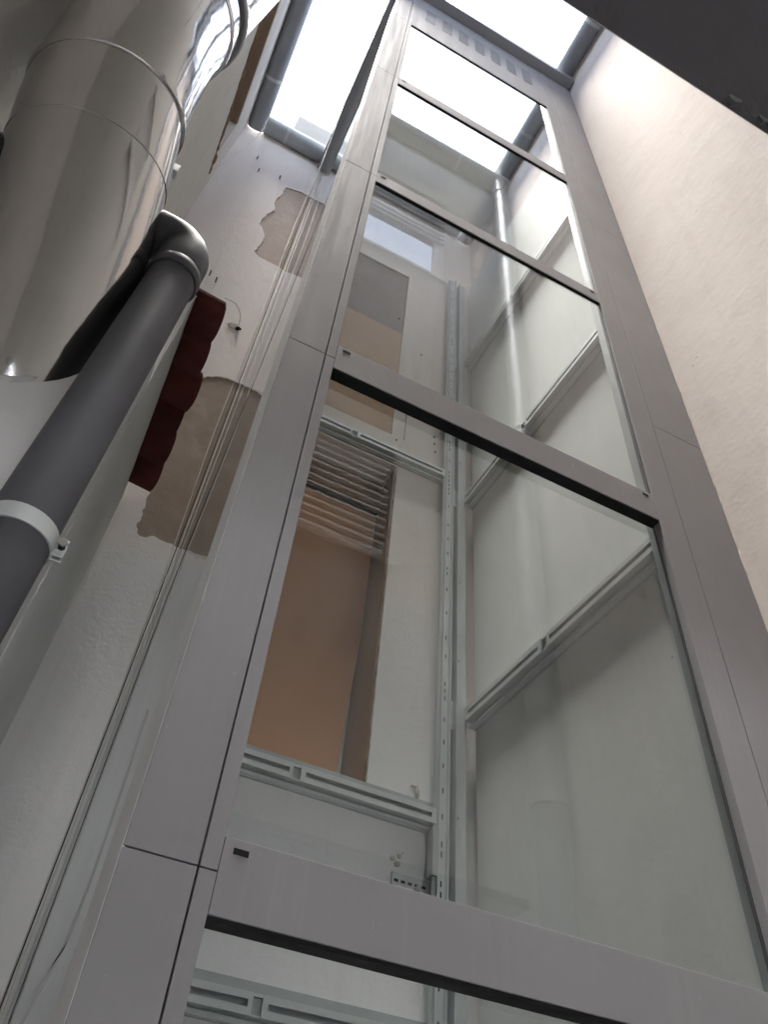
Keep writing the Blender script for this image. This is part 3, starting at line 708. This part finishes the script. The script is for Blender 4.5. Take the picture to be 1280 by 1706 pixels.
for k in range(64):
    t = 2 * math.pi * k / 64; cb_.append((-0.39 + 0.182 * math.cos(t) + random.uniform(-0.003, 0.003), 1.05, 1.50 + 0.345 * math.sin(t) + random.uniform(-0.004, 0.004)))
cb_.append(cb_[0])
build(MB().tube(cb_, [random.uniform(0.003, 0.008) for _ in cb_], 6), 'mortar_collar', 'plaster_low', du)
c_ = Vector(A[3]); build(bx(c_.x + dr * 0.93, c_.x + dr * 0.93 + 0.03, c_.y + 0.05, c_.y + 0.075, c_.z - 0.03, c_.z + 0.008), 'clamp_lug', 'steel_bolt', du, bevel=0.002)
dbk = thing('duct_bracket', (-0.70, 0.93, 1.75), 'pale bolted wall bracket at the left edge holding the duct', 'bracket')
build(bx(-0.70, -0.615, 0.955, 0.965, 1.72, 1.80), 'plate', 'white_plastic', dbk, bevel=0.002)
build(MB().tube([(-0.655, 0.95, 1.76), (-0.655, 0.925, 1.76)], 0.012, 6), 'bolt', 'steel_bolt', dbk)
build(MB().tube([(-0.655, 0.966, 1.76), (XLN + 0.0, 0.99, 1.76)], 0.01, 8), 'rod', 'steel_bolt', dbk)

# ------------------------------------------------------------------ cables and small wires
def cable(pts, r, mat, name, label):
    # smooth curve through the points
    P = [Vector(p) for p in pts]; out = []
    for i in range(len(P) - 1):
        p0 = P[max(0, i - 1)]; p1 = P[i]; p2 = P[i + 1]; p3 = P[min(len(P) - 1, i + 2)]
        for k in range(8):
            t = k / 8; out.append(0.5 * ((2 * p1) + (p2 - p0) * t + (2 * p0 - 5 * p1 + 4 * p2 - p3) * t * t + (3 * p1 - p0 - 3 * p2 + p3) * t ** 3))
    out.append(P[-1])
    return tag(build(MB().tube(out, r, 8), name, mat, smooth=True), label, 'cable', 'loose cables and wires')
cable([(0.112, 2.388, 6.35), (0.115, 2.391, 5.0), (0.112, 2.39, 3.4), (0.116, 2.391, 1.9), (0.114, 2.39, 0.6), (0.114, 2.39, -1.2)], 0.0023, 'cable_white', 'cable', 'white cable running down the corner left of the lift')
cable([(0.085, 2.36, 6.34), (0.072, 2.385, 5.2), (0.082, 2.39, 3.8), (0.078, 2.392, 2.9), (0.098, 2.392, 1.9), (0.102, 2.392, 0.8), (0.102, 2.392, -1.2)], 0.0018, 'cable_white', 'cable', 'thin pale cable beside the white corner cable')
cable([(0.060, 1.70, 6.37), (0.072, 1.85, 4.6), (0.088, 2.08, 3.2), (0.104, 2.33, 2.1), (0.106, 2.388, 1.6), (0.106, 2.39, 0.4), (0.106, 2.39, -1.2)], 0.0018, 'cable_black', 'cable', 'thin black cable hanging from the lift roof beside the shaft')
cable([(-0.13, 2.30, 3.83), (-0.07, 2.36, 3.92), (-0.02, 2.385, 3.87), (-0.008, 2.40, 3.77)], 0.0035, 'cable_white', 'wire', 'short bent wire sticking out beside the roof tiles')
hk = MB(); hk.tube([(-0.035, YB + 0.004, 3.765), (-0.035, YB - 0.006, 3.765)], [0.032, 0.026], 14); 
ho = tag(build(hk, 'wall_plug', 'filler'), 'small round filler plug where the bent wire meets the wall', 'wall plug')
build(MB().tube([(-0.012, YB + 0.003, 3.755), (-0.004, YB - 0.012, 3.75), (0.012, YB - 0.014, 3.748)], [0.014, 0.011, 0.004], 7), 'hole', 'dark_gap', ho)
cable([(-0.40, 2.28, 6.62), (-0.415, 2.33, 6.5), (-0.43, 2.36, 6.40), (-0.45, 2.385, 6.2), (-0.50, 2.39, 5.85), (-0.545, 2.39, 5.55)], 0.003, 'cable_white', 'wire', 'thin white wire hanging from the left corner of the gutter')
cable([(0.20, 2.30, 1.35), (0.205, 2.34, 0.75), (0.16, 2.36, 0.45), (0.14, 2.37, 0.1), (0.14, 2.37, -1.2)], 0.004, 'cable_black', 'cable', 'black line hanging inside the shaft at the lower left')  # thin black tube forming a dark line at the lower left
for o in bpy.data.objects:
    if '_b' in o: del o['_b']
